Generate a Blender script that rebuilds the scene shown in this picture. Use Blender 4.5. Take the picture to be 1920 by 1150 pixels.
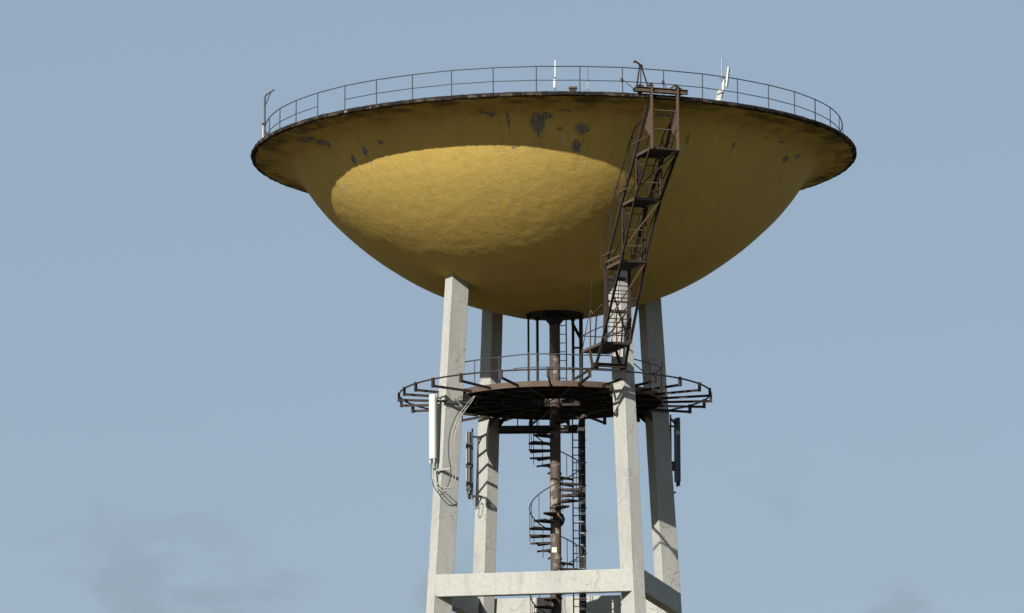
import bpy, math, random
from math import sin, cos, pi, radians, atan2, hypot
from mathutils import Vector, Matrix, noise

# ------------------------------------------------------------------ scene, camera, sky, sun
for o in list(bpy.data.objects):
    bpy.data.objects.remove(o)
S = bpy.context.scene
COL = S.collection
random.seed(7)

CAM_D, CAM_H = 199.944, 1.7
PITCH, ROLL, YAW = 0.1758, -0.004115, -0.008105
cam_data = bpy.data.cameras.new('camera')
cam_data.sensor_width = 36.0
cam_data.lens = 9997.2 / 1920 * 36.0
cam_data.clip_start = 1.0
cam_data.clip_end = 20000.0
cam = bpy.data.objects.new('camera', cam_data)
COL.objects.link(cam)
cam.location = (0, -CAM_D, CAM_H)


def cam_dir(X, Y, Z=1.0):
    """image right X, image down Y, forward Z -> world direction"""
    c, s = cos(-ROLL), sin(-ROLL)
    X, Y = X * c - Y * s, X * s + Y * c
    cp, sp = cos(PITCH), sin(PITCH)
    yy, zz = Z * cp + Y * sp, Z * sp - Y * cp
    cy, sy = cos(-YAW), sin(-YAW)
    return Vector((X * cy - yy * sy, X * sy + yy * cy, zz))


_r, _u, _f = cam_dir(1, 0, 0), cam_dir(0, -1, 0), cam_dir(0, 0, 1)
cam.matrix_world = Matrix.Translation((0, -CAM_D, CAM_H)) @ Matrix(
    ((_r.x, _u.x, -_f.x), (_r.y, _u.y, -_f.y), (_r.z, _u.z, -_f.z))).to_4x4()
S.camera = cam

SUN_AZ, SUN_EL = radians(29.7), radians(29.7)        # behind the camera, to the left
sun_vec = Vector((-sin(SUN_AZ) * cos(SUN_EL), -cos(SUN_AZ) * cos(SUN_EL), sin(SUN_EL)))

W = bpy.data.worlds.new('World')
S.world = W
W.use_nodes = True
nt = W.node_tree
nt.nodes.clear()
wo = nt.nodes.new('ShaderNodeOutputWorld')
bg = nt.nodes.new('ShaderNodeBackground')
EXPOSURE = 0.70
bg.inputs['Strength'].default_value = 0.0525
SKY_K = 0.0525 * 2 ** EXPOSURE                          # displayed radiance per unit of sky colour
sky = nt.nodes.new('ShaderNodeTexSky')
sky.sky_type = 'NISHITA'
sky.sun_disc = False
sky.sun_elevation = SUN_EL
sky.sun_rotation = atan2(sun_vec.x, sun_vec.y) % (2 * pi)
sky.altitude = 50
sky.air_density = 1.0
sky.dust_density = 1.0
sky.ozone_density = 1.0
# thin grey wisps of cloud low in the sky, all the way round the horizon
tc = nt.nodes.new('ShaderNodeTexCoord')
mp = nt.nodes.new('ShaderNodeMapping')
mp.inputs['Scale'].default_value = (1, 1, 1.9)
mp.inputs['Location'].default_value = (485.28, 246.24, 119.52)
mp.name = 'cloud_map'
n1 = nt.nodes.new('ShaderNodeTexNoise')
n1.inputs['Scale'].default_value = 32
n1.inputs['Distortion'].default_value = 0.15
n1.inputs['Detail'].default_value = 7
n1.inputs['Roughness'].default_value = 0.5
cr = nt.nodes.new('ShaderNodeMapRange')
cr.interpolation_type = 'SMOOTHSTEP'
cr.inputs['From Min'].default_value = 0.525
cr.inputs['From Max'].default_value = 0.68
sep = nt.nodes.new('ShaderNodeSeparateXYZ')
er = nt.nodes.new('ShaderNodeMapRange')              # wisps fade out higher up
er.interpolation_type = 'SMOOTHSTEP'
er.inputs['From Min'].default_value = 0.160
er.inputs['From Max'].default_value = 0.112
mul = nt.nodes.new('ShaderNodeMath')
mul.operation = 'MULTIPLY'
mul2 = nt.nodes.new('ShaderNodeMath')
mul2.operation = 'MULTIPLY'
mul2.inputs[1].default_value = 0.46
hs = nt.nodes.new('ShaderNodeHueSaturation')
hs.inputs['Saturation'].default_value = 1.0
veil = nt.nodes.new('ShaderNodeMix')                  # thin even high haze over the whole sky
veil.data_type = 'RGBA'
veil.inputs['Factor'].default_value = 0.74
veil.inputs['B'].default_value = (0.336 / SKY_K, 0.434 / SKY_K, 0.553 / SKY_K, 1)
mix = nt.nodes.new('ShaderNodeMix')
mix.data_type = 'RGBA'
mix.inputs['B'].default_value = (0.255 / SKY_K, 0.315 / SKY_K, 0.385 / SKY_K, 1)
L = nt.links.new
L(tc.outputs['Generated'], mp.inputs['Vector'])
L(mp.outputs['Vector'], n1.inputs['Vector'])
L(n1.outputs['Fac'], cr.inputs['Value'])
L(tc.outputs['Generated'], sep.inputs['Vector'])
L(sep.outputs['Z'], er.inputs['Value'])
L(cr.outputs['Result'], mul.inputs[0])
L(er.outputs['Result'], mul.inputs[1])
L(mul.outputs[0], mul2.inputs[0])
L(mul2.outputs[0], mix.inputs['Factor'])
L(sky.outputs['Color'], hs.inputs['Color'])
L(hs.outputs['Color'], veil.inputs['A'])
L(veil.outputs['Result'], mix.inputs['A'])
L(mix.outputs['Result'], bg.inputs['Color'])
L(bg.outputs['Background'], wo.inputs['Surface'])

sd = bpy.data.lights.new('sun', 'SUN')
sd.energy = 5.0
sd.angle = radians(0.5)
sd.color = (1.0, 0.955, 0.87)
so = bpy.data.objects.new('sun', sd)
COL.objects.link(so)
so.location = (-60, -100, 90)
so.rotation_euler = (-sun_vec).to_track_quat('-Z', 'Y').to_euler()

S.view_settings.view_transform = 'Standard'
S.view_settings.look = 'None'
S.view_settings.exposure = EXPOSURE
S.view_settings.gamma = 1.0
S.view_settings.use_curve_mapping = False
S.render.engine = 'CYCLES'
S.render.resolution_x = 1024
S.render.resolution_y = 613

# ------------------------------------------------------------------ materials


class Nodes:
    def __init__(self, name):
        self.m = bpy.data.materials.new(name)
        self.m.use_nodes = True
        self.t = self.m.node_tree
        self.b = self.t.nodes['Principled BSDF']
        self.tc = self.t.nodes.new('ShaderNodeTexCoord')

    def new(self, typ, **kw):
        n = self.t.nodes.new(typ)
        for k, v in kw.items():
            setattr(n, k, v)
        return n

    def put(self, sock, v):
        if hasattr(v, 'is_output'):
            self.t.links.new(v, sock)
        else:
            sock.default_value = v

    def math(self, op, a, b=0.0, c=0.0, clamp=False):
        n = self.new('ShaderNodeMath', operation=op, use_clamp=clamp)
        self.put(n.inputs[0], a)
        self.put(n.inputs[1], b)
        if op == 'MULTIPLY_ADD':
            self.put(n.inputs[2], c)
        return n.outputs[0]

    def noise(self, vec, scale, detail=4, rough=0.55, dist=0.0):
        n = self.new('ShaderNodeTexNoise')
        self.put(n.inputs['Vector'], vec)
        n.inputs['Scale'].default_value = scale
        n.inputs['Detail'].default_value = detail
        n.inputs['Roughness'].default_value = rough
        n.inputs['Distortion'].default_value = dist
        return n.outputs['Fac']

    def mapv(self, vec, scale=(1, 1, 1), loc=(0, 0, 0)):
        n = self.new('ShaderNodeMapping')
        self.put(n.inputs['Vector'], vec)
        n.inputs['Scale'].default_value = scale
        n.inputs['Location'].default_value = loc
        return n.outputs['Vector']

    def ramp(self, v, a, b, lo=0.0, hi=1.0):
        n = self.new('ShaderNodeMapRange', interpolation_type='SMOOTHSTEP')
        self.put(n.inputs['Value'], v)
        for k, x in (('From Min', a), ('From Max', b), ('To Min', lo), ('To Max', hi)):
            n.inputs[k].default_value = x
        return n.outputs['Result']

    def mix(self, f, a, b):
        n = self.new('ShaderNodeMix', data_type='RGBA')
        self.put(n.inputs['Factor'], f)
        self.put(n.inputs['A'], a if hasattr(a, 'is_output') else (*a, 1))
        self.put(n.inputs['B'], b if hasattr(b, 'is_output') else (*b, 1))
        return n.outputs['Result']

    def bump(self, h, strength, dist, prev=None):
        n = self.new('ShaderNodeBump')
        n.inputs['Strength'].default_value = strength
        n.inputs['Distance'].default_value = dist
        self.put(n.inputs['Height'], h)
        if prev is not None:
            self.put(n.inputs['Normal'], prev)
        return n.outputs['Normal']

    def done(self, color, rough=0.8, normal=None, metal=0.0, spec=0.3):
        self.put(self.b.inputs['Base Color'], color if hasattr(color, 'is_output') else (*color, 1))
        self.put(self.b.inputs['Roughness'], rough)
        self.b.inputs['Metallic'].default_value = metal
        self.b.inputs['Specular IOR Level'].default_value = spec
        if normal is not None:
            self.put(self.b.inputs['Normal'], normal)
        return self.m


# flaked patches of the bowl: angle*10 (from the camera side, to the right), metres below rim, half sizes
PATCHES = [(-0.59, 0.81, 0.27, 0.27), (-0.28, 0.58, 0.24, 0.09), (-0.60, 1.12, 0.05, 0.14), (1.07, 0.97, 0.21, 0.18),
           (0.88, 1.56, 0.16, 0.19), (0.24, 0.99, 0.10, 0.06), (1.33, 1.03, 0.05, 0.05),
           (-2.26, 0.48, 0.12, 0.05), (-2.55, 0.41, 0.22, 0.03), (-1.69, 0.66, 0.05, 0.20),
           (-8.23, 1.14, 0.12, 0.15), (-9.10, 1.31, 0.13, 0.16), (-10.45, 0.50, 0.30, 0.10), (-10.85, 0.33, 0.50, 0.045), (-10.1, 0.62, 0.12, 0.12),
           (-7.21, 0.95, 0.12, 0.06), (5.41, 1.13, 0.06, 0.16), (7.67, 1.09, 0.06, 0.11), (11.31, 1.02, 0.20, 0.13),
           (12.13, 0.79, 0.24, 0.06), (-1.57, 1.58, 0.09, 0.03), (0.40, 0.42, 0.25, 0.03), (4.1, 0.45, 0.3, 0.03),
           (9.2, 0.62, 0.10, 0.05), (10.3, 0.60, 0.3, 0.03)]
PALE = [(0.37, 1.36, 0.06, 0.20), (0.76, 1.30, 0.05, 0.20), (-8.14, 1.60, 0.035, 0.16), (-10.9, 1.98, 0.16, 0.10),
        (-11.78, 1.37, 0.10, 0.05), (5.35, 1.5, 0.06, 0.2), (11.2, 1.12, 0.08, 0.08)]


def mat_paint():
    N = Nodes('yellow_paint')
    P = N.tc.outputs['Object']                        # object origin: rim top on the axis
    s = N.new('ShaderNodeSeparateXYZ')
    N.put(s.inputs[0], P)
    ang = N.math('ARCTAN2', s.outputs['X'], N.math('MULTIPLY', s.outputs['Y'], -1.0))
    u = N.math('MULTIPLY', ang, 10.0)
    v = N.math('MULTIPLY', s.outputs['Z'], -1.0)
    uv = N.new('ShaderNodeCombineXYZ')
    N.put(uv.inputs[0], u)
    N.put(uv.inputs[1], v)
    uv = uv.outputs[0]
    # warp for ragged edges
    wn = N.new('ShaderNodeTexNoise')
    N.put(wn.inputs['Vector'], uv)
    wn.inputs['Scale'].default_value = 4.2
    wn.inputs['Detail'].default_value = 6
    wn.inputs['Roughness'].default_value = 0.80
    wv = N.new('ShaderNodeVectorMath', operation='MULTIPLY_ADD')
    N.put(wv.inputs[0], wn.outputs['Color'])
    wv.inputs[1].default_value = (0.56, 0.56, 0.0)
    sub = N.new('ShaderNodeVectorMath', operation='SUBTRACT')
    N.put(sub.inputs[0], uv)
    sub.inputs[1].default_value = (0.28, 0.28, 0)
    N.put(wv.inputs[2], sub.outputs[0])
    warped = wv.outputs[0]
    warped_less = N.new('ShaderNodeVectorMath', operation='MULTIPLY_ADD')
    N.put(warped_less.inputs[0], wn.outputs['Color'])
    warped_less.inputs[1].default_value = (0.22, 0.22, 0.0)
    sub2 = N.new('ShaderNodeVectorMath', operation='SUBTRACT')
    N.put(sub2.inputs[0], uv)
    sub2.inputs[1].default_value = (0.11, 0.11, 0)
    N.put(warped_less.inputs[2], sub2.outputs[0])

    def blobs(lst, soft):
        acc = 0.0
        for (a, b, ra, rb) in lst:
            src = warped if max(ra, rb) > 0.13 and min(ra, rb) > 0.055 else warped_less.outputs[0]
            d = N.new('ShaderNodeVectorMath', operation='SUBTRACT')
            N.put(d.inputs[0], src)
            d.inputs[1].default_value = (a, b, 0)
            k = N.new('ShaderNodeVectorMath', operation='MULTIPLY')
            N.put(k.inputs[0], d.outputs[0])
            k.inputs[1].default_value = (1 / ra, 1 / rb, 0)
            l = N.new('ShaderNodeVectorMath', operation='LENGTH')
            N.put(l.inputs[0], k.outputs[0])
            acc = N.math('MAXIMUM', N.ramp(l.outputs['Value'], 1.0 + soft, 1.0 - soft), acc)
        return acc
    flake = N.math('MULTIPLY', blobs(PATCHES, 0.22), N.ramp(N.noise(uv, 6.5, 6, 0.75), 0.30, 0.46))
    pale = blobs(PALE, 0.5)
    trail = blobs([(a, b + rb * 1.9, ra * 0.75, rb * 1.7) for (a, b, ra, rb) in PATCHES if rb > 0.09], 0.7)
    # small scattered flakes, in the upper band only
    sc = N.noise(uv, 2.6, 8, 0.74)
    band = N.math('MULTIPLY', N.ramp(v, 0.40, 0.7), N.ramp(v, 2.0, 1.2))
    small = N.math('MULTIPLY', N.ramp(sc, 0.685, 0.70), band)
    flake = N.math('MAXIMUM', flake, small)
    # base colour with slow and fine variation
    big = N.noise(P, 0.35, 4, 0.6)
    fine = N.noise(P, 3.0, 6, 0.65)
    col = N.mix(big, (0.470, 0.324, 0.078), (0.550, 0.385, 0.102))
    col = N.mix(N.ramp(fine, 0.42, 0.75), col, (0.460, 0.330, 0.100))
    # dirty runs below the rim
    st = N.noise(N.mapv(uv, (1.0, 0.35, 1)), 1.1, 7, 0.70)
    grime = N.math('MULTIPLY', N.ramp(st, 0.46, 0.70), N.ramp(v, 1.2, 0.2))
    col = N.mix(N.math('MULTIPLY', grime, 0.28), col, (0.20, 0.125, 0.045))
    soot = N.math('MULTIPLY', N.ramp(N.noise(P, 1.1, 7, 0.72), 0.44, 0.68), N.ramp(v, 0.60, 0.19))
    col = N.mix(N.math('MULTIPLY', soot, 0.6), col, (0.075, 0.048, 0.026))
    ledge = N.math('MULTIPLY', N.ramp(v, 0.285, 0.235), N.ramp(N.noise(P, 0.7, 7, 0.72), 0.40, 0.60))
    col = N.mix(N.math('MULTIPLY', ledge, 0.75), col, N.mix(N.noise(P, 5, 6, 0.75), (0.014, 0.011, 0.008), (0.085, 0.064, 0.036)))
    # mottled browner tone towards the bottom of the bowl, faint rusty runs
    bottom_tone = N.math('MULTIPLY', N.ramp(N.noise(P, 0.8, 6, 0.65), 0.40, 0.72), N.ramp(v, 3.6, 5.6))
    col = N.mix(N.math('MULTIPLY', bottom_tone, 0.35), col, (0.30, 0.20, 0.07))
    streak = N.ramp(N.noise(N.mapv(uv, (7, 0.35, 1)), 1.5, 5, 0.65), 0.42, 0.64)
    col = N.mix(N.math('MULTIPLY', N.math('MULTIPLY', trail, streak), 0.55), col, (0.20, 0.135, 0.055))
    runs = N.noise(N.mapv(uv, (3.2, 0.16, 1), (4, 0, 0)), 1.0, 7, 0.68)
    col = N.mix(N.math('MULTIPLY', N.ramp(runs, 0.50, 0.72), 0.34), col, (0.33, 0.20, 0.055))
    runs2 = N.noise(N.mapv(uv, (2.3, 0.12, 1), (9, 3, 0)), 1.3, 6, 0.66)
    col = N.mix(N.math('MULTIPLY', N.ramp(runs2, 0.58, 0.74), 0.20), col, (0.58, 0.44, 0.19))
    conc = N.mix(N.ramp(N.noise(N.mapv(uv, (2.6, 0.7, 1)), 5, 6, 0.75), 0.36, 0.66), (0.100, 0.082, 0.066), (0.34, 0.315, 0.285))
    edge = N.math('SUBTRACT', 1.0, N.math('ABSOLUTE', N.math('MULTIPLY_ADD', flake, 2.0, -1.0)))
    col = N.mix(N.math('MULTIPLY', pale, 0.55), col, (0.45, 0.42, 0.34))
    col = N.mix(flake, col, conc)
    col = N.mix(N.math('MULTIPLY', edge, 0.4), col, (0.09, 0.065, 0.04))
    h1 = N.noise(N.mapv(P, (1, 1, 1.8)), 2.2, 7, 0.68, 0.4)
    h2 = N.noise(P, 14, 5, 0.7)
    h3 = N.ramp(N.noise(N.mapv(P, (1, 1, 1.6)), 5.5, 4, 0.6), 0.56, 0.80)
    h = N.math('MULTIPLY_ADD', h2, 0.55, N.math('MULTIPLY_ADD', h3, 0.5, h1))
    nb = N.bump(h, 0.85, 0.0125)
    nb = N.bump(N.math('MULTIPLY', flake, -1.0), 0.6, 0.02, nb)
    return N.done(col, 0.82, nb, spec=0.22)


def mat_rim():
    N = Nodes('weathered_rim_concrete')
    P = N.tc.outputs['Object']
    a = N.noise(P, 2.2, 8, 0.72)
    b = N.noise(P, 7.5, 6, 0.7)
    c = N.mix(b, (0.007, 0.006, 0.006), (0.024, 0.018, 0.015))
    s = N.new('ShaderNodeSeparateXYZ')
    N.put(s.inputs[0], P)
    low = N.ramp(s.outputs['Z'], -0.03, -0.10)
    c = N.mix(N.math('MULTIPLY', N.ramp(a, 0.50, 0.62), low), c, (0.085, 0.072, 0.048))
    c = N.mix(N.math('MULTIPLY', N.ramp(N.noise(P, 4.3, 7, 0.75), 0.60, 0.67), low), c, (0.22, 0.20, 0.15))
    c = N.mix(N.math('MULTIPLY', N.ramp(N.noise(P, 1.3, 6, 0.7), 0.60, 0.68), low), c, (0.045, 0.048, 0.020))
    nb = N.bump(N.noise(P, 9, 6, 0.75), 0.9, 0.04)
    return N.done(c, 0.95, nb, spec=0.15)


def mat_concrete():
    N = Nodes('pale_concrete')
    P = N.tc.outputs['Object']
    a = N.noise(P, 0.6, 6, 0.62)
    b = N.noise(P, 9, 6, 0.7)
    c = N.mix(a, (0.305, 0.306, 0.280), (0.365, 0.366, 0.342))
    c = N.mix(N.ramp(b, 0.40, 0.8), c, (0.26, 0.257, 0.23))
    pores = N.ramp(N.noise(P, 26, 3, 0.6), 0.66, 0.74)
    c = N.mix(N.math('MULTIPLY', pores, 0.15), c, (0.15, 0.145, 0.12))
    run = N.noise(N.mapv(P, (5, 5, 0.35)), 1.0, 6, 0.65)
    c = N.mix(N.math('MULTIPLY', N.ramp(run, 0.54, 0.72), 0.45), c, (0.22, 0.205, 0.165))
    blot = N.ramp(N.noise(P, 1.7, 8, 0.78), 0.615, 0.665)
    c = N.mix(N.math('MULTIPLY', blot, 0.5), c, (0.12, 0.105, 0.08))
    grey = N.ramp(N.noise(N.mapv(P, (1, 1, 0.5), (2, 7, 4)), 0.45, 7, 0.68), 0.50, 0.68)
    c = N.mix(N.math('MULTIPLY', grey, 0.45), c, (0.225, 0.228, 0.222))
    # hairline cracks
    vo = N.new('ShaderNodeTexVoronoi', feature='DISTANCE_TO_EDGE')
    wp = N.new('ShaderNodeVectorMath', operation='MULTIPLY_ADD')
    nz = N.new('ShaderNodeTexNoise')
    N.put(nz.inputs['Vector'], P)
    nz.inputs['Scale'].default_value = 3
    N.put(wp.inputs[0], nz.outputs['Color'])
    wp.inputs[1].default_value = (0.5, 0.5, 0.5)
    N.put(wp.inputs[2], P)
    N.put(vo.inputs['Vector'], wp.outputs[0])
    vo.inputs['Scale'].default_value = 0.55
    crack = N.math('MULTIPLY', N.ramp(vo.outputs['Distance'], 0.010, 0.002), N.ramp(N.noise(P, 0.5, 3, 0.5), 0.53, 0.60))
    c = N.mix(N.math('MULTIPLY', crack, 0.5), c, (0.09, 0.075, 0.06))
    rust = N.ramp(N.noise(N.mapv(P, (1, 1, 1), (5, 3, 1)), 1.1, 7, 0.75), 0.70, 0.74)
    c = N.mix(N.math('MULTIPLY', rust, 0.6), c, (0.26, 0.13, 0.06))
    nb = N.bump(N.math('MULTIPLY_ADD', b, 0.6, N.noise(P, 30, 4, 0.7)), 0.35, 0.012)
    nb = N.bump(N.math('MULTIPLY', N.math('MAXIMUM', blot, crack), -1.0), 0.6, 0.02, nb)
    return N.done(c, 0.9, nb, spec=0.2)


def mat_rust(name, dark, light, worn):
    N = Nodes(name)
    P = N.tc.outputs['Object']
    a = N.noise(P, 1.6, 7, 0.7)
    b = N.noise(P, 13, 5, 0.7)
    c = N.mix(a, dark, light)
    c = N.mix(N.ramp(b, 0.55, 0.72), c, worn)
    c = N.mix(N.math('MULTIPLY', N.ramp(N.noise(P, 4.1, 6, 0.75), 0.58, 0.66), 0.5), c, (0.030, 0.020, 0.017))
    nb = N.bump(b, 0.5, 0.01)
    return N.done(c, 0.75, nb, spec=0.3)


def mat_plain(name, ca, cb, rough=0.6, metal=0.0, scale=5, bump=0.2, spec=0.4):
    N = Nodes(name)
    P = N.tc.outputs['Object']
    n = N.noise(P, scale, 6, 0.65)
    return N.done(N.mix(n, ca, cb), rough, N.bump(N.noise(P, scale * 4, 4, 0.6), bump, 0.004), metal, spec)


def mat_pole():
    N = Nodes('flaking_riser_paint')
    P = N.tc.outputs['Object']
    c = N.mix(N.noise(P, 2.0, 6, 0.7), (0.050, 0.034, 0.028), (0.090, 0.064, 0.052))
    s = N.new('ShaderNodeSeparateXYZ')
    N.put(s.inputs[0], P)
    zone = N.ramp(N.noise(N.mapv(P, (0.2, 0.2, 1)), 0.55, 2, 0.5), 0.44, 0.54)
    fl = N.math('MULTIPLY', N.ramp(N.noise(P, 2.2, 8, 0.72), 0.53, 0.58), zone)
    c = N.mix(fl, c, (0.22, 0.205, 0.175))
    c = N.mix(N.math('MULTIPLY', N.ramp(N.noise(P, 2.7, 7, 0.75), 0.60, 0.66), 0.7), c, (0.045, 0.032, 0.028))
    nb = N.bump(fl, 0.4, 0.01)
    return N.done(c, 0.7, nb)


def mat_grass():
    N = Nodes('meadow')
    P = N.tc.outputs['Object']
    c = N.mix(N.noise(P, 0.02, 8, 0.6), (0.048, 0.042, 0.024), (0.080, 0.067, 0.040))
    c = N.mix(N.ramp(N.noise(P, 0.8, 6, 0.7), 0.4, 0.7), c, (0.070, 0.060, 0.033))
    return N.done(c, 0.95, N.bump(N.noise(P, 3, 5, 0.7), 0.6, 0.1), spec=0.1)


M = dict(
    paint=mat_paint(), rim=mat_rim(), concrete=mat_concrete(), pole=mat_pole(), grass=mat_grass(),
    rust=mat_rust('rusty_brown_steel', (0.016, 0.0115, 0.010), (0.036, 0.0245, 0.020), (0.068, 0.047, 0.037)),
    bleached=mat_rust('bleached_brown_steel', (0.050, 0.034, 0.024), (0.100, 0.069, 0.049), (0.150, 0.110, 0.080)),
    black=mat_rust('dark_bituminous_steel', (0.012, 0.010, 0.011), (0.028, 0.021, 0.020), (0.042, 0.030, 0.027)),
    galv=mat_plain('grey_painted_steel', (0.020, 0.023, 0.030), (0.038, 0.042, 0.050), 0.55, 0.0, 6),
    zinc=mat_plain('galvanised_steel', (0.22, 0.225, 0.225), (0.34, 0.34, 0.33), 0.45, 0.6, 8),
    white=mat_plain('white_plastic', (0.46, 0.455, 0.405), (0.52, 0.515, 0.465), 0.45, 0.0, 4, 0.05),
    cable=mat_plain('black_cable_jacket', (0.020, 0.020, 0.022), (0.045, 0.045, 0.048), 0.5, 0.0, 5, 0.1),
    greycable=mat_plain('grey_cable_jacket', (0.20, 0.20, 0.19), (0.28, 0.28, 0.265), 0.5, 0.0, 5, 0.1),
    roof=mat_plain('roof_felt', (0.05, 0.05, 0.05), (0.10, 0.095, 0.09), 0.9, 0.0, 2),
    radome=mat_plain('dark_and_shaded_radome', (0.030, 0.034, 0.042), (0.055, 0.058, 0.068), 0.5, 0.0, 4, 0.05),  # dark tone; on the right rear antenna it carries the bowl's shade
)

# ------------------------------------------------------------------ mesh helpers
RT = 43.074                                            # rim top above the ground


class MB:
    def __init__(self):
        self.v, self.f, self.sm = [], [], []

    def add(self, vs, fs, smooth=False):
        k = len(self.v)
        self.v += [tuple(p) for p in vs]
        self.f += [tuple(i + k for i in q) for q in fs]
        self.sm += [smooth] * len(fs)

    def frame(self, a, b, up):
        d = (b - a).normalized()
        up = Vector(up)
        s = d.cross(up)
        if s.length < 1e-4:
            up = Vector((1, 0, 0)) if abs(d.x) < 0.9 else Vector((0, 1, 0))
            s = d.cross(up)
        s.normalize()
        return d, s, s.cross(d).normalized()

    def sweep(self, a, b, prof, up=(0, 0, 1)):
        """closed 2-D profile (side, up) swept along a straight line"""
        a, b = Vector(a), Vector(b)
        d, s, u = self.frame(a, b, up)
        n = len(prof)
        vs = [a + s * x + u * y for x, y in prof] + [b + s * x + u * y for x, y in prof]
        fs = [(i, (i + 1) % n, n + (i + 1) % n, n + i) for i in range(n)]
        fs += [tuple(range(n - 1, -1, -1)), tuple(range(n, 2 * n))]
        self.add(vs, fs)
        return self

    def bar(self, a, b, w, h, up=(0, 0, 1)):
        w, h = w / 2, h / 2
        return self.sweep(a, b, [(-w, -h), (w, -h), (w, h), (-w, h)], up)

    def angle(self, a, b, w, t=0.012, up=(0, 0, 1), flip=1):
        p = [(0, 0), (w * flip, 0), (w * flip, t), (t * flip, t), (t * flip, w), (0, w)]
        p = [(x - w * flip / 2, y - w / 2) for x, y in p]
        return self.sweep(a, b, p, up)

    def channel(self, a, b, w, h, t=0.012, up=(0, 0, 1), flip=1):
        p = [(0, 0), (w, 0), (w, t), (t, t), (t, h - t), (w, h - t), (w, h), (0, h)]
        p = [((x - w / 2) * flip, y - h / 2) for x, y in p]
        return self.sweep(a, b, p, up)

    def ibeam(self, a, b, w, h, t=0.014, up=(0, 0, 1)):
        x, y, k = w / 2, h / 2, t / 2
        p = [(-x, -y), (x, -y), (x, -y + t), (k, -y + t), (k, y - t), (x, y - t), (x, y), (-x, y), (-x, y - t), (-k, y - t),
             (-k, -y + t), (-x, -y + t)]
        return self.sweep(a, b, p, up)

    def box(self, c, size, rz=0.0):
        c = Vector(c)
        x, y, z = (s / 2 for s in size)
        cs, sn = cos(rz), sin(rz)
        vs = [c + Vector((i * x * cs - j * y * sn, i * x * sn + j * y * cs, k * z)) for k in (-1, 1) for j in (-1, 1) for i in (-1, 1)]
        self.add(vs, [(0, 2, 3, 1), (4, 5, 7, 6), (0, 1, 5, 4), (2, 6, 7, 3), (0, 4, 6, 2), (1, 3, 7, 5)])
        return self

    def tube(self, pts, r, n=8, closed=False, caps=True):
        pts = [Vector(p) for p in pts]
        m = len(pts)
        rs = r if isinstance(r, (list, tuple)) else [r] * m
        base = len(self.v)
        prev = None
        vs = []
        for i, p in enumerate(pts):
            if closed:
                d = pts[(i + 1) % m] - pts[i - 1]
            else:
                d = pts[min(i + 1, m - 1)] - pts[max(i - 1, 0)]
            d.normalize()
            if prev is None:
                s = d.cross(Vector((0, 0, 1)))
                if s.length < 1e-3:
                    s = d.cross(Vector((1, 0, 0)))
            else:
                s = prev - d * prev.dot(d)
            s.normalize()
            prev = s
            u = d.cross(s)
            vs += [p + (s * cos(2 * pi * k / n) + u * sin(2 * pi * k / n)) * rs[i] for k in range(n)]
        fs = []
        for i in range(m if closed else m - 1):
            j = (i + 1) % m
            for k in range(n):
                fs.append((i * n + k, i * n + (k + 1) % n, j * n + (k + 1) % n, j * n + k))
        self.add(vs, fs, True)
        if caps and not closed:
            self.add(vs[:n], [tuple(range(n - 1, -1, -1))])
            self.add(vs[-n:], [tuple(range(n))])
        return self

    def lathe(self, prof, n=48, closed=True, smooth=True, z0=0.0):
        """profile (r, z) turned about z; closed profile loop"""
        m = len(prof)
        vs = [(r * cos(2 * pi * k / n), r * sin(2 * pi * k / n), z + z0) for r, z in prof for k in range(n)]
        fs = []
        for i in range(m if closed else m - 1):
            j = (i + 1) % m
            for k in range(n):
                q = (k + 1) % n
                fs.append((i * n + k, i * n + q, j * n + q, j * n + k))
        self.add(vs, fs, smooth)
        return self

    def disc(self, c, axis, r, w, n=20):
        c, axis = Vector(c), Vector(axis).normalized()
        return self.tube([c - axis * w / 2, c + axis * w / 2], r, n)

    def build(self, name, mat, parent=None, loc=None):
        me = bpy.data.meshes.new(name)
        vs = self.v
        if loc is not None:
            l = Vector(loc)
            vs = [tuple(Vector(p) - l) for p in vs]
        me.from_pydata(vs, [], self.f)
        for p, s in zip(me.polygons, self.sm):
            p.use_smooth = s
        me.materials.append(M[mat])
        me.update()
        o = bpy.data.objects.new(name, me)
        COL.objects.link(o)
        if loc is not None:
            o.location = loc
        if parent is not None:
            o.parent = parent
            if loc is not None and parent.type == 'EMPTY':
                o.location = Vector(loc) - parent.location
        return o


def fix_normals(o):
    import bmesh
    bm = bmesh.new()
    bm.from_mesh(o.data)
    bmesh.ops.recalc_face_normals(bm, faces=bm.faces)
    bm.to_mesh(o.data)
    bm.free()


def tag(o, label, cat, group=None):
    o['label'] = label
    o['category'] = cat
    if group:
        o['group'] = group
    return o


def thing(name, label, cat, loc=(0, 0, 0), group=None):
    o = bpy.data.objects.new(name, None)
    o.empty_display_size = 0.3
    COL.objects.link(o)
    o.location = loc
    return tag(o, label, cat, group)


class Thing:
    """an Empty at loc; meshes are given in world coordinates"""

    def __init__(self, name, label, cat, loc, group=None):
        self.loc = Vector(loc)
        self.o = thing(name, label, cat, loc, group)

    def part(self, name, mb, mat, sub=None):
        mb.v = [tuple(Vector(p) - self.loc) for p in mb.v]
        return mb.build(name, mat, sub or self.o)


def pol(r, deg, d):
    """radius, degrees to the right of the camera-facing side, metres below the rim"""
    a = radians(deg)
    return Vector((r * sin(a), -r * cos(a), RT - d))


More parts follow.
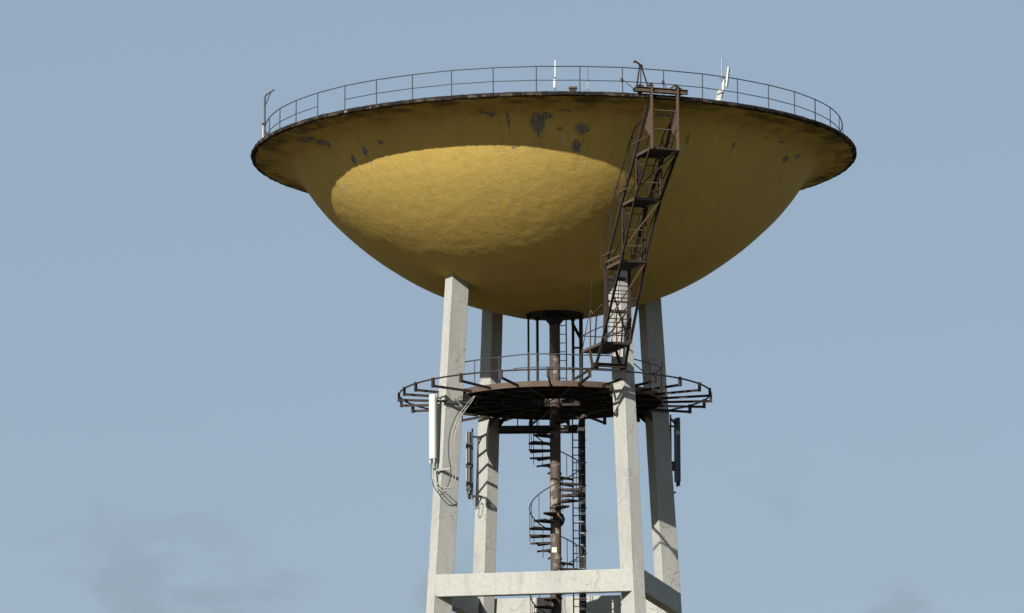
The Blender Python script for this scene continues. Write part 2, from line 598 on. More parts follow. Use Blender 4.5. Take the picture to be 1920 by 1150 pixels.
def smooth_path(pts, k=8):
    pts = [Vector(p) for p in pts]
    out = []
    n = len(pts)
    for i in range(n - 1):
        p0, p1, p2, p3 = pts[max(i - 1, 0)], pts[i], pts[i + 1], pts[min(i + 2, n - 1)]
        for j in range(k):
            t = j / k
            out.append(0.5 * ((2 * p1) + (p2 - p0) * t + (2 * p0 - 5 * p1 + 4 * p2 - p3) * t * t + (3 * p1 - p0 - 3 * p2 + p3) * t ** 3))
    out.append(pts[-1])
    return out


# ------------------------------------------------------------------ ground
g = MB()
rings = [0, 30, 80, 200, 500, 1500, 5000]
gv = [(0, 0, 0)]
gf = []
GN = 64
for r in rings[1:]:
    gv += [(r * cos(2 * pi * k / GN), r * sin(2 * pi * k / GN), 0) for k in range(GN)]
gf += [(0, 1 + k, 1 + (k + 1) % GN) for k in range(GN)]
for i in range(len(rings) - 2):
    a, b = 1 + i * GN, 1 + (i + 1) * GN
    gf += [(a + k, b + k, b + (k + 1) % GN, a + (k + 1) % GN) for k in range(GN)]
g.add(gv, gf)
go = g.build('ground', 'grass')
go['kind'] = 'structure'

# ------------------------------------------------------------------ the water tower itself
TW = Thing('water_tower', 'concrete water tower with a yellow bowl-shaped tank on four pale legs', 'water tower', (0, 0, 0))

# bowl: radius against depth below the rim top
KD = [0.165, 0.20, 0.25, 0.31, 0.40, 0.55, 0.90, 1.50, 2.20, 3.00, 4.00, 5.00, 5.60, 6.00, 6.15, 6.19]
KR = [11.50, 11.20, 10.85, 10.50, 10.20, 9.98, 9.70, 9.29, 8.725, 7.915, 6.66, 5.003, 3.486, 2.154, 1.50, 1.00]


def pchip(xs, ys, x):
    n = len(xs)
    h = [xs[i + 1] - xs[i] for i in range(n - 1)]
    d = [(ys[i + 1] - ys[i]) / h[i] for i in range(n - 1)]
    m = [d[0]] + [0.0] * (n - 2) + [d[-1]]
    for i in range(1, n - 1):
        if d[i - 1] * d[i] > 0:
            w1, w2 = 2 * h[i] + h[i - 1], h[i] + 2 * h[i - 1]
            m[i] = (w1 + w2) / (w1 / d[i - 1] + w2 / d[i])
    i = 0
    while i < n - 2 and x > xs[i + 1]:
        i += 1
    t = (x - xs[i]) / h[i]
    return ((2 * t ** 3 - 3 * t * t + 1) * ys[i] + (t ** 3 - 2 * t * t + t) * h[i] * m[i]
            + (-2 * t ** 3 + 3 * t * t) * ys[i + 1] + (t ** 3 - t * t) * h[i] * m[i + 1])


# resample the profile evenly along its length
dense = [(pchip(KD, KR, KD[0] + (KD[-1] - KD[0]) * i / 1500), KD[0] + (KD[-1] - KD[0]) * i / 1500) for i in range(1501)]
acc = [0.0]
for i in range(1500):
    acc.append(acc[-1] + hypot(dense[i + 1][0] - dense[i][0], dense[i + 1][1] - dense[i][1]))
NP, NA = 150, 900
prof = []
j = 0
for i in range(NP):
    s_ = acc[-1] * i / (NP - 1)
    while j < 1499 and acc[j + 1] < s_:
        j += 1
    prof.append(dense[j])
mb = MB()
vs = []
for i, (r, d) in enumerate(prof):
    i0, i1 = max(i - 1, 0), min(i + 1, NP - 1)
    tr, td = prof[i1][0] - prof[i0][0], prof[i1][1] - prof[i0][1]
    l = hypot(tr, td) or 1
    nr, nz = td / l, tr / l                             # outward: +r, downward
    fade = min(1.0, max(0.0, (d - 0.165) / 0.25)) * min(1.0, r / 2.0)
    for k in range(NA):
        a = 2 * pi * k / NA
        x, y, z = r * cos(a), r * sin(a), -d
        q = Vector((x, y, z))
        h = noise.fractal(q * 0.9, 0.8, 2.1, 5) * 0.0055
        h += noise.fractal(Vector((x * 2.6, y * 2.6, z * 4.2)), 0.7, 2.0, 3) * 0.0034
        h *= fade
        vs.append(((r + nr * h) * cos(a), (r + nr * h) * sin(a), -d + nz * h))
fs = []
for i in range(NP - 1):
    for k in range(NA):
        q = (k + 1) % NA
        fs.append((i * NA + k, (i + 1) * NA + k, (i + 1) * NA + q, i * NA + q))
fs.append(tuple((NP - 1) * NA + NA - 1 - k for k in range(NA))[::-1])
mb.add(vs, fs, True)
bowl = mb.build('bowl', 'paint', TW.o)
bowl.location = (0, 0, RT)
fix_normals(bowl)

# rim: the weathered edge ring of the roof slab
mb = MB()
NR = 720
ring_prof = [(11.47, -0.175), (11.54, -0.165), (11.57, -0.14), (11.575, -0.06), (11.56, -0.02), (11.50, 0.0), (11.36, 0.0), (11.33, -0.01),
             (11.30, -0.03), (11.30, -0.175)]
vs = []
for (r, z) in ring_prof:
    for k in range(NR):
        a = 2 * pi * k / NR
        q = Vector((r * cos(a), r * sin(a), z))
        e = noise.fractal(q * 2.2, 0.7, 2.0, 4)
        o_ = ((0.018 * e + 0.022 * noise.fractal(q * 6.5, 0.6, 2.0, 3)) if r > 11.4 else 0.0)
        vs.append(((r + o_) * cos(a), (r + o_) * sin(a), z + 0.012 * noise.fractal(q * 3.1 + Vector((9, 2, 0)), 0.7, 2.0, 3) * (1 if r > 11.4 else 0)))
m_ = len(ring_prof)
fs = [(i * NR + k, i * NR + (k + 1) % NR, ((i + 1) % m_) * NR + (k + 1) % NR, ((i + 1) % m_) * NR + k) for i in range(m_) for k in range(NR)]
mb.add(vs, fs, True)
rim = mb.build('rim_edge', 'rim', TW.o)
rim.location = (0, 0, RT)
fix_normals(rim)

mb = MB()
mb.lathe([(11.31, -0.12), (11.31, -0.06), (7.0, 0.02), (3.0, 0.07), (0.4, 0.08), (0.4, -0.12)], 96, True, False)
roof = mb.build('roof_slab', 'roof', TW.o)
roof.location = (0, 0, RT)
fix_normals(roof)

mb = MB()
mb.lathe([(0.15, -6.20), (0.15, -6.215), (1.06, -6.215), (1.10, -6.205), (1.10, -6.12), (0.15, -6.12)], 64, True, False)
co = mb.build('bottom_flange', 'black', TW.o)
co.location = (0, 0, RT)
fix_normals(co)

# legs: rectangular, set diagonally, leaning inwards
LEG0 = 213.25
WT, WD, LR0, LK, LT = 0.484, 0.7454, 4.0326, 0.0659, 0.0061


def leg_pt(i, su, st, d, ch=0.0):
    a = radians(LEG0 + 90 * i)
    e, t = Vector((cos(a), sin(a), 0)), Vector((-sin(a), cos(a), 0))
    s = 1 + LT * min(d, 25)
    return e * (LR0 + LK * d + su * WD / 2 * s) + t * (st * WT / 2 * s) + Vector((0, 0, RT - d))


def leg_mesh(i):
    mb = MB()
    c = 0.05
    sec = [(1, 1 - c * 1.5), (1 - c, 1), (-1 + c, 1), (-1, 1 - c * 1.5), (-1, -1 + c * 1.5), (-1 + c, -1), (1 - c, -1), (1, -1 + c * 1.5)]
    ds = [4.75] + [5.0 + 0.25 * k for k in range(60)] + [20.5, 25, 32, RT + 0.05]
    vs = []
    for d in ds:
        for su, st in sec:
            p = leg_pt(i, su, st, d)
            e = noise.fractal(p * 1.3, 0.7, 2.0, 3) * 0.006
            vs.append(p + Vector((e, e * 0.6, 0)))
    n = 8
    fs = [(k * n + q, k * n + (q + 1) % n, (k + 1) * n + (q + 1) % n, (k + 1) * n + q) for k in range(len(ds) - 1) for q in range(n)]
    fs += [tuple(range(n)), tuple((len(ds) - 1) * n + q for q in range(n - 1, -1, -1))]
    mb.add(vs, fs)
    return mb


for i, lab in enumerate(('front left concrete leg carrying a white antenna', 'nearest concrete leg beside the hanging stair',
                         'right rear concrete leg largely in the bowl shadow', 'left rear concrete leg')):
    o = TW.part('leg', leg_mesh(i), 'concrete')
    fix_normals(o)
    o['label'] = lab

# ring beams between facing outer corners of neighbouring legs
BT, BB, BTH = 16.53, 17.365, 0.40
for i in range(4):
    j = (i + 1) % 4
    a, b = leg_pt(i, 1, 1, 16.9), leg_pt(j, 1, -1, 16.9)
    x = (b - a).normalized()
    n_in = Vector((-x.y, x.x, 0))
    if n_in.dot(a) > 0:
        n_in = -n_in
    ins = 0.018
    a0 = a + x * 0.02 + n_in * ins
    b0 = b - x * 0.02 + n_in * ins
    mb = MB()
    segs = 40
    vs = []
    c = 0.02
    zt, zb = RT - BT, RT - BB
    for k in range(segs + 1):
        p = a0.lerp(b0, k / segs)
        for off, z in ((0, zb + c), (0, zt - c), (c, zt), (BTH - c, zt), (BTH, zt - c), (BTH, zb + c), (BTH - c, zb), (c, zb)):
            q = p + n_in * off
            q.z = z
            e = noise.fractal(q * 1.6, 0.7, 2.0, 3) * 0.006
            vs.append(q + Vector((0, 0, e)))
    fs = [(k * 8 + q, k * 8 + (q + 1) % 8, (k + 1) * 8 + (q + 1) % 8, (k + 1) * 8 + q) for k in range(segs) for q in range(8)]
    fs += [tuple(range(8)), tuple(segs * 8 + q for q in range(7, -1, -1))]
    mb.add(vs, fs)
    o = TW.part('ring_beam', mb, 'concrete')
    fix_normals(o)

# ------------------------------------------------------------------ railing on the rim
RR, RH, RM = 11.04, 1.03, 0.52
RG = Thing('rim_railing', 'thin grey two-rail railing running round the rim of the tank', 'railing', (0, 0, RT))
NPOST = 44
A0 = -3.2
angs = [A0 + 360 / NPOST * k for k in range(NPOST)]
jit = [random.uniform(-0.012, 0.012) for _ in angs]


def rail_loop(h, wob):
    pts = []
    for k in range(NPOST * 4):
        a = A0 + 360 / (NPOST * 4) * k
        i, f = k // 4, (k % 4) / 4
        w = jit[i] * (1 - f) + jit[(i + 1) % NPOST] * f
        sag = -wob * 4 * f * (1 - f)
        pts.append(pol(RR + w * 0.4, a, -h - w * 0.5 - sag))
    return pts


RG.part('top_rail', MB().tube(rail_loop(RH, 0.006), 0.020, 8, True), 'galv')
# middle rail leaves one bay open on the left
kgap = min(range(NPOST), key=lambda k: abs(angs[k] - (-54.0 + 360)) if angs[k] > 180 else abs(angs[k] + 54.0))
lp = rail_loop(RM, 0.010)
start = ((kgap + 1) % NPOST) * 4
order = [lp[(start + q) % len(lp)] for q in range(len(lp) - 3)]
RG.part('middle_rail', MB().tube(order, 0.0165, 8, False), 'galv')
post_me = None
for k, a in enumerate(angs):
    base = pol(RR, a, 0.0)
    if post_me is None:
        o = MB().tube([(0, 0, -0.02), (0, 0, RH)], 0.020, 8).tube([(0, 0, -0.03), (0, 0, 0.02)], 0.07, 8).build('post', 'galv', RG.o)
        post_me = o.data
    else:
        o = bpy.data.objects.new('post', post_me)
        COL.objects.link(o)
        o.parent = RG.o
    o.location = base - Vector((0, 0, RT)) + Vector((0, 0, jit[k] * 0.5))
    o.rotation_euler = (random.uniform(-.012, .012), random.uniform(-.012, .012), 0)

# clamp boxes on two posts next to the carriage
for (a, lab) in ((A0 + 2 * 360 / NPOST, 0), (A0 + 3 * 360 / NPOST, 1)):
    p = pol(RR + 0.03, a, -0.56)
    RG.part('clamp', MB().box(p + Vector((-0.03, 0, 0)), (0.10, 0.10, 0.12)), 'rust')

# ------------------------------------------------------------------ small things on the roof
def roof_pt(x, y, h=0.0):
    return Vector((x, y, RT + h))


p = roof_pt(-11.02, -0.9)
DV = Thing('lamp_bracket', 'grey pole with a raised braced arm at the left end of the rim railing', 'bracket', p)
DV.part('pole', MB().tube([p, p + Vector((0, 0, 2.15))], 0.034, 8), 'galv')
DV.part('arm', MB().tube(smooth_path([p + Vector((0, 0, 2.12)), p + Vector((0.03, 0, 2.22)), p + Vector((0.12, -.02, 2.29)), p + Vector((0.36, -.06, 2.44))], 5), 0.032, 8), 'galv')
DV.part('brace', MB().tube([p + Vector((0, 0, 1.78)), p + Vector((0.22, -0.03, 2.33))], 0.022, 6), 'galv')
DV.part('base_tube', MB().tube([p + Vector((-0.05, 0, 0)), p + Vector((-0.06, 0, 1.05))], 0.055, 10), 'zinc')
DV.part('clamp', MB().box(p + Vector((-0.03, 0, 1.10)), (0.16, 0.14, 0.07)), 'rust')

p = roof_pt(0.07, -10.0)
WA = Thing('whip_antenna', 'white rod antenna on a thicker white base at the middle of the rim', 'antenna', p)
WA.part('mount_tube', MB().tube([p, p + Vector((0, 0, 0.50))], 0.03, 8), 'zinc')
WA.part('base_housing', MB().tube([p + Vector((-0.02, -0.02, 0.44)), p + Vector((-0.02, -0.02, 0.47)), p + Vector((-0.02, -0.02, 0.76)), p + Vector((-.02, -.02, .78))], [0.045, 0.055, 0.055, 0.04], 12), 'white')
WA.part('collar', MB().tube([p + Vector((0, -0.02, 0.77)), p + Vector((0, -0.02, 0.84))], 0.035, 10), 'cable')
WA.part('rod', MB().tube([p + Vector((0, -0.02, 0.83)), p + Vector((0, -0.02, 1.46)), p + Vector((0, -0.02, 1.48))], [0.027, 0.025, 0.01], 10), 'white')

p = roof_pt(0.715, -10.1)
RV = Thing('roof_vent', 'small low brown box vent just behind the rim', 'vent', p)
RV.part('housing', MB().box(p + Vector((0, 0, 0.20)), (0.24, 0.24, 0.40)), 'rust')
RV.part('hood', MB().box(p + Vector((0, 0, 0.42)), (0.31, 0.31, 0.06)), 'bleached')

p = roof_pt(1.27, -10.0)
TR = Thing('thin_rod', 'very thin upright rod with a small green-grey clamp behind the rim', 'rod', p)
TR.part('rod', MB().tube([p, p + Vector((0, 0, 1.24))], [0.014, 0.009], 6), 'galv')
TR.part('clamp', MB().tube([p + Vector((0.0, 0, 0.30)), p + Vector((0.0, 0, 0.62))], 0.025, 6).box(p + Vector((-0.02, 0, 0.60)), (0.06, 0.05, 0.09)), 'zinc')

p = roof_pt(6.18, -9.0)
PM = Thing('mast_antenna', 'slim mast with a tilted white panel antenna on the right part of the rim', 'antenna', p)
PM.part('mast', MB().tube([p, p + Vector((0, 0, 1.74))], 0.024, 8), 'zinc')
mb = MB()
mb.bar(p + Vector((0.17, -0.10, 0.66)), p + Vector((0.25, -0.12, 1.36)), 0.15, 0.05, (1, -0.4, 0))
PM.part('panel', mb, 'white')
PM.part('arm', MB().bar(p + Vector((-0.10, 0, 0.98)), p + Vector((0.20, -0.10, 1.02)), 0.03, 0.03).bar(p + Vector((0, 0, 0.80)), p + Vector((0.18, -0.1, 0.92)), 0.025, 0.025), 'galv')
PM.part('stay', MB().tube([p + Vector((0.03, -.02, 0.42)), p + Vector((0.06, -.02, 0.92))], 0.04, 8), 'white')
mb = MB()
mb.bar(p + Vector((-0.20, -0.05, 0.02)), p + Vector((-0.06, -0.05, 0.55)), 0.16, 0.10, (0.2, -1, 0))
PM.part('equipment_box', mb, 'white')

# ------------------------------------------------------------------ stair hanging from the rim, running on a circular track
PHI = 20.2
ER = Vector((sin(radians(PHI)), -cos(radians(PHI)), 0))
ET = Vector((cos(radians(PHI)), sin(radians(PHI)), 0))


def st(r, t, d):
    return ER * r + ET * t + Vector((0, 0, RT - d))


HS = Thing('hanging_stair', 'rusty steel stair hung from the rim and following the bowl down to the platform', 'stair', st(5.9, 0, 9.24))
rust, black = 'rust', 'black'
# landings: outer radius, depth, inner radius, half width
LAND = [(11.62, 2.02, 10.05, 0.505), (9.93, 3.55, 8.50, 0.465), (8.42, 5.60, 6.75, 0.445), (6.55, 8.34, 4.35, 0.52)]
for n_, (ro, d, ri, hw) in enumerate(LAND):
    plate = MB().box(st((ro + ri) / 2, 0, d + 0.005), (hw * 2 - 0.06, abs(ro - ri) - 0.06, 0.035), radians(PHI))
    lo = HS.part('landing', plate, 'black')
    for sgn in (-1, 1):
        HS.part('landing_edge', MB().channel(st(ro, sgn * hw, d), st(ri, sgn * hw, d), 0.05, 0.10, 0.012, flip=-sgn), 'bleached' if sgn < 0 else rust, lo)
    HS.part('landing_edge', MB().angle(st(ro, -hw, d), st(ro, hw, d), 0.09), rust, lo)
    HS.part('landing_edge', MB().angle(st(ri, -hw, d), st(ri, hw, d), 0.08), rust, lo)
# outer and inner stringers
outer = [(LAND[k][0], LAND[k][1], LAND[k][3]) for k in range(4)]
inner = [(LAND[k][2], LAND[k][1], LAND[k][3]) for k in range(4)]
for sgn in (-1, 1):
    for k in range(3):
        (r0, d0, w0), (r1, d1, w1) = outer[k], outer[k + 1]
        HS.part('outer_stringer', MB().angle(st(r0, sgn * (w0 + 0.03), d0), st(r1, sgn * (w1 + 0.03), d1), 0.085, 0.014, ER, sgn), rust)
    (r0, d0, w0) = inner[0]
    HS.part('inner_stringer', MB().channel(st(11.32, sgn * (w0 + 0.05), 0.42), st(r0, sgn * (w0 + 0.05), d0), 0.07, 0.16, 0.016, ER, sgn), rust)
    for k in range(2):
        (r0, d0, w0), (r1, d1, w1) = inner[k], inner[k + 1]
        HS.part('inner_stringer', MB().channel(st(r0, sgn * (w0 + 0.05), d0), st(r1, sgn * (w1 + 0.05), d1), 0.07, 0.15, 0.016, ER, sgn), rust)
    # vertical post from the third landing down to the lowest one
    (r0, d0, w0), (r1, d1, w1) = inner[2], (LAND[3][0] - 0.1, LAND[3][1], LAND[3][3])
    HS.part('inner_post', MB().channel(st(r0, sgn * (w0 + 0.02), d0 - 0.05), st(r0 - 0.02, sgn * (w0 + 0.02), d1), 0.09, 0.12, 0.014, ER, sgn), rust)
# hanger plates from the carriage to the first landing
for sgn in (-1, 1):
    r0, d0, w0 = outer[0]
    pr = [(-0.075, -0.02), (0.075, -0.02), (0.075, 0.02), (-0.075, 0.02)]
    mb = MB()
    a, b, c_, d_ = st(r0 + .04, sgn * w0, -0.30), st(r0 + .04, sgn * w0, 0.95), st(r0 + .04, sgn * w0, 1.25), st(r0 + .04, sgn * w0, d0 + 0.05)
    mb.bar(a, b, 0.16, 0.05, ET)
    mb.bar(st(r0 + .0, sgn * w0, 0.55), st(r0 + .0, sgn * w0, 1.30), 0.22, 0.03, ET)
    mb.bar(b, d_, 0.13, 0.055, ET)
    HS.part('hanger_plate', mb, 'bleached')
    HS.part('hanger_tip', MB().bar(st(r0 - .05, sgn * w0, -0.36), st(r0 + .10, sgn * w0, -0.22), 0.10, 0.10, ET), rust)
    HS.part('hanger_brace', MB().bar(st(r0, sgn * (w0 - .02), 1.15), st(r0 - 0.75, sgn * (w0 - .02), d0), 0.04, 0.06), rust)
for sgn in (-1, 1):
    r0, d0, w0 = outer[0]
    th_ = ET * 0.012
    tri = [st(r0 + .02, sgn * w0, 0.35), st(r0 + .02, sgn * w0, 1.65), st(r0 - 0.62, sgn * w0, 1.18), st(r0 - 0.50, sgn * w0, 1.02)]
    mb = MB()
    mb.add([p - th_ for p in tri] + [p + th_ for p in tri], [(0, 1, 2, 3), (7, 6, 5, 4), (0, 4, 5, 1), (1, 5, 6, 2), (2, 6, 7, 3), (3, 7, 4, 0)])
    fix_normals(HS.part('hanger_gusset', mb, 'bleached'))
for dd, w_ in ((5.98, 0.07), (7.18, 0.09)):
    HS.part('step_plate', MB().bar(st(6.70, -0.43, dd), st(6.70, 0.30, dd), 0.22, w_), 'black')
for dd in (6.40, 6.80, 7.60, 8.0):
    HS.part('rung', MB().bar(st(6.72, -0.43, dd), st(6.72, 0.40, dd), 0.035, 0.03), rust)
for dd in (0.62, 1.32):
    HS.part('cross_bar', MB().tube([st(11.66, -0.50, dd), st(11.66, 0.50, dd)], 0.022, 8), 'bleached')
# ladders between landings: vertical, at the outer edge of the landing below
for k in range(3):
    ri, d0 = LAND[k][2], LAND[k][1]
    ro, d1, hw = LAND[k + 1][0], LAND[k + 1][1], LAND[k + 1][3]
    rr = ri + 0.02
    w = hw - 0.06
    for sgn in (-1, 1):
        HS.part('ladder_stile', MB().angle(st(rr, sgn * w, d0), st(ro - 0.10, sgn * w, d1), 0.055, 0.012, ET, sgn), rust)
    n_r = int((d1 - d0) / 0.335)
    for q in range(1, n_r + 1):
        f = q / (n_r + 1)
        r_ = rr + (ro - 0.10 - rr) * f
        d_ = d0 + (d1 - d0) * f
        HS.part('rung', MB().bar(st(r_, -w, d_), st(r_, w, d_), 0.045, 0.03), 'bleached' if q % 2 else rust)
    # bracing in the outer plane and on the sides
    (r0, dd0, w0), (r1, dd1, w1) = outer[k], outer[k + 1]
    m = 0.52
    HS.part('brace', MB().bar(st(r0, w0, dd0 + 0.05), st(r0 + (r1 - r0) * 0.75, -(w1), dd0 + (dd1 - dd0) * 0.75), 0.05, 0.035, ER), 'bleached')
    if k == 2:
        HS.part('cross_bar', MB().bar(st(r0 + (r1 - r0) * .45, -w0, dd0 + (dd1 - dd0) * .45), st(r0 + (r1 - r0) * .45, w0, dd0 + (dd1 - dd0) * .45), 0.04, 0.04), rust)
        HS.part('brace', MB().bar(st(r0 + (r1 - r0) * .45, w0, dd0 + (dd1 - dd0) * .45), st(r1, -w1, dd1), 0.05, 0.035, ER), rust)
        HS.part('brace', MB().bar(st(r0 + (r1 - r0) * .45, -w0, dd0 + (dd1 - dd0) * .45), st(r1, w1, dd1), 0.05, 0.035, ER), rust)
    for sgn in (-1, 1):
        HS.part('side_brace', MB().bar(st(ri, sgn * w0, d0), st(ri - 0.05, sgn * (hw), d1 - 0.1), 0.04, 0.05), rust)
        HS.part('side_brace', MB().bar(st(r0 + (r1 - r0) * 0.1, sgn * w0, dd0 + (dd1 - dd0) * 0.1), st(LAND[k + 1][2] + 0.35 if k < 2 else ri - .2, sgn * w1, dd1 - 0.03), 0.03, 0.045), rust)
# handrails above the inner stringers, bending down to the landings
for sgn in (-1, 1):
    w = 0.60
    pts = [st(11.05, sgn * w, 0.85), st(10.30, sgn * w, 0.98), st(10.05, sgn * w, 1.12), st(inner[1][0], sgn * w, inner[1][1] - 0.92),
           st(inner[2][0] - .05, sgn * w, inner[2][1] - 1.0), st(inner[2][0] - .12, sgn * w, inner[2][1] - 0.85), st(inner[2][0] - .12, sgn * w, inner[2][1])]
    HS.part('handrail', MB().tube(pts, 0.022, 8), rust)
    for f in (0.04, 0.25, 0.5, 0.75, 0.97):
        if f <= .5:
            a, b = inner[0], inner[1]
            g_ = f / .5
        else:
            a, b = inner[1], inner[2]
            g_ = (f - .5) / .5
        r_, d_ = a[0] + (b[0] - a[0]) * g_, a[1] + (b[1] - a[1]) * g_
        HS.part('baluster', MB().bar(st(r_, sgn * w, d_ - 0.93), st(r_ + 0.02, sgn * w, d_), 0.03, 0.03, ER), rust)
    for kk in (0, 1, 2):
        r_, d_ = inner[kk][0], inner[kk][1]
        HS.part('guard_bar', MB().bar(st(r_ - 0.02, sgn * w, d_ - 0.45), st(LAND[kk][0] - 0.35, sgn * w, d_ - 0.45), 0.03, 0.03), 'bleached')
    HS.part('guard_bar', MB().bar(st(inner[2][0] + .05, sgn * (w - .1), inner[2][1] - 0.2), st(LAND[2][0] - .1, sgn * (w - .1), inner[2][1] - 0.2), 0.035, 0.08), 'bleached')
# guard of the lowest landing: thin posts and rails on its inner end
ro, d, ri, hw = LAND[3]
for sgn in (-1, 1):
    HS.part('guard_post', MB().tube([st(ri + .9, sgn * hw, d), st(ri + .9, sgn * hw, d - 1.45)], 0.026, 6), rust)
    HS.part('guard_post', MB().bar(st(ri + 1.35, sgn * hw, d), st(ri + 1.55, sgn * hw, d - 1.1), 0.045, 0.045), rust)
    HS.part('guard_rod', MB().tube([st(ri + .05, sgn * (hw + .02), d), st(ri + .95, sgn * (hw + .02), d - 1.5), st(ri + 1.2, sgn * (hw + .02), d - 2.7)], 0.016, 6), rust)
    HS.part('guard_bar', MB().tube([st(ri + .0, sgn * hw, d - .60), st(ri + 1.1, sgn * hw, d - .62), st(ro, sgn * hw, d - .60)], 0.02, 6), rust)
    HS.part('guard_bar', MB().tube([st(ri + .95, sgn * hw, d - 1.40), st(ri + 1.2, sgn * hw, d - 1.22), st(ro - .1, sgn * hw, d - 1.42)], 0.024, 6), 'bleached')
HS.part('guard_bar', MB().tube([st(ri, -hw, d - .60), st(ri, hw, d - .60)], 0.02, 6), rust)
# foot frame that stands on the circular track
for sgn in (-1, 1):
    HS.part('foot_leg', MB().channel(st(ro - 0.05, sgn * hw, d), st(5.93, sgn * (hw + .05), 9.12), 0.06, 0.10, 0.012, ET, sgn), rust)
    HS.part('foot_leg', MB().channel(st(5.15, sgn * hw, d), st(5.60, sgn * (hw + .05), 9.14), 0.06, 0.09, 0.012, ET, sgn), rust)
    HS.part('foot_wheel', MB().disc(st(5.914, sgn * (hw + .02), 9.13), ER, 0.095, 0.07), black)
HS.part('foot_beam', MB().channel(st(5.98, -hw - .14, 9.08), st(5.98, hw + .14, 9.08), 0.10, 0.15, 0.014, (0, 0, 1)), rust)
HS.part('foot_beam', MB().channel(st(5.75, -hw - .10, 9.05), st(5.75, hw + .10, 9.05), 0.08, 0.10, 0.012, (0, 0, 1)), rust)
HS.part('foot_strut', MB().bar(st(5.96, -hw - .10, 9.14), st(4.25, -hw - .25, 9.36), 0.08, 0.07), rust)
# carriage on the rim with two wheels
HS.part('carriage_beam', MB().ibeam(st(11.64, -1.12, -0.12), st(11.64, 0.92, -0.12), 0.12, 0.17), 'bleached')
HS.part('carriage_beam', MB().ibeam(st(11.28, -1.05, -0.16), st(11.28, 0.85, -0.16), 0.10, 0.14), rust)
for t_ in (-1.05, -0.35, 0.35, 0.85):
    HS.part('carriage_tie', MB().bar(st(11.66, t_, -0.17), st(11.26, t_, -0.17), 0.06, 0.08), rust)
for t_ in (-0.86, 0.62):
    wh = HS.part('carriage_wheel', MB().disc(st(11.46, t_, -0.165), ER, 0.165, 0.08, 28), rust)
    HS.part('axle', MB().disc(st(11.46, t_, -0.165), ER, 0.035, 0.36, 12), black, wh)
for t_, s_ in ((-0.50, 1), (0.42, 1)):
    HS.part('gusset', MB().bar(st(11.5, t_ - .14, -0.22), st(11.58, t_ + 0.05, -0.40), 0.05, 0.12, ER), rust)

# hoist: little A-frame with a jib standing on the carriage
HO = Thing('hoist_frame', 'small rusty A-frame hoist with a short jib standing on the rim carriage', 'hoist', st(11.5, -0.86, -0.2))
ap = st(11.5, -0.86, -1.02)
for t_, r_ in ((-1.06, 11.62), (-0.62, 11.62)):
    HO.part('frame_leg', MB().bar(st(r_, t_, -0.21), ap + ET * (0.03 if t_ > -.8 else -0.03), 0.045, 0.045, ER), rust)
for t_, r_ in ((-0.93, 11.30), (-0.78, 11.30)):
    HO.part('frame_leg', MB().bar(st(r_, t_, -0.21), ap + ET * (0.02 if t_ > -.85 else -0.02), 0.03, 0.03, ER), 'galv')
HO.part('jib', MB().bar(ap + ET * 0.08 + Vector((0, 0, -0.02)), ap + ET * (-0.27) + ER * 0.12 + Vector((0, 0, 0.13)), 0.06, 0.05), 'bleached')
HO.part('jib_hook', MB().bar(ap + ET * (-0.25) + ER * 0.12 + Vector((0, 0, 0.14)), ap + ET * (-0.31) + ER * 0.12 + Vector((0, 0, 0.06)), 0.05, 0.05), black)
HO.part('head_pin', MB().disc(ap, ER, 0.045, 0.14, 12), black)
for (a_, t1, lab) in ((A0 + 2 * 360 / NPOST, -1.12, 'thin brace rod from the railing to the left end of the rim carriage'),
                      (A0 + 3 * 360 / NPOST, 0.22, 'thin brace rod from the railing to the middle of the rim carriage')):
    o = MB().tube([pol(RR + .02, a_, -0.57), st(11.36, t1, -0.21)], 0.017, 6).build('brace_rod', 'galv')
    tag(o, lab, 'brace rod')

# ------------------------------------------------------------------ round service platform
PR, PD = 4.08, 9.40                                      # deck radius and depth of its top
SP = Thing('service_platform', 'round dark steel service platform with bracket arms and a circular track rail', 'platform', (0, 0, RT - PD))
mb = MB()
mb.lathe([(0.96, -0.05), (PR, -0.05), (PR, 0.0), (0.96, 0.0)], 96, True, False, RT - PD)
dk = SP.part('deck', mb, 'black')
fix_normals(dk)
mb = MB()
mb.lathe([(PR + 0.005, 0.01), (PR + 0.03, 0.01), (PR + 0.03, -0.20), (PR - 0.06, -0.20), (PR - 0.06, -0.185), (PR + 0.005, -0.185)], 96, True, False, RT - PD)
fix_normals(SP.part('edge_channel', mb, 'bleached'))
mb = MB()
mb.lathe([(0.93, 0.10), (0.955, 0.10), (0.955, -0.17), (0.93, -0.17)], 48, True, False, RT - PD)
fix_normals(SP.part('hatch_ring', mb, 'black'))
for k in range(16):
    a = 360 / 16 * k + 8
    SP.part('joist', MB().ibeam(pol(1.04, a, PD + .13), pol(PR - 0.08, a, PD + .13), 0.09, 0.15), 'black')
for rr_ in (2.0, 3.0):
    mb = MB()
    mb.lathe([(rr_, -0.06), (rr_ + .07, -0.06), (rr_ + .07, -0.17), (rr_, -0.17)], 64, True, False, RT - PD)
    fix_normals(SP.part('ring_joist', mb, 'black'))
TRK, TD = 5.914, 9.24
ARMS = [-2.4, -19.6, -36.0, -50.0, -61.5, -73, -86, -99, -113, 12.5, 25.5, 38.6, 51.8, 66.0, 80, 93, 106, 119, 133, 147, 161, 175, -171, -157, -142, -128]
for a in ARMS:
    jt = random.uniform(-.015, .015)
    arm = SP.part('bracket_arm', MB().channel(pol(PR - 0.15, a, TD + 0.305), pol(TRK + 0.07, a, TD + 0.27 + jt), 0.055, 0.09, 0.012), 'rust')
    SP.part('bracket_post', MB().channel(pol(TRK + 0.02, a, TD + 0.33 + jt), pol(TRK + 0.02, a, TD - 0.03), 0.11, 0.09, 0.012, pol(1, a, RT)), 'rust', arm)
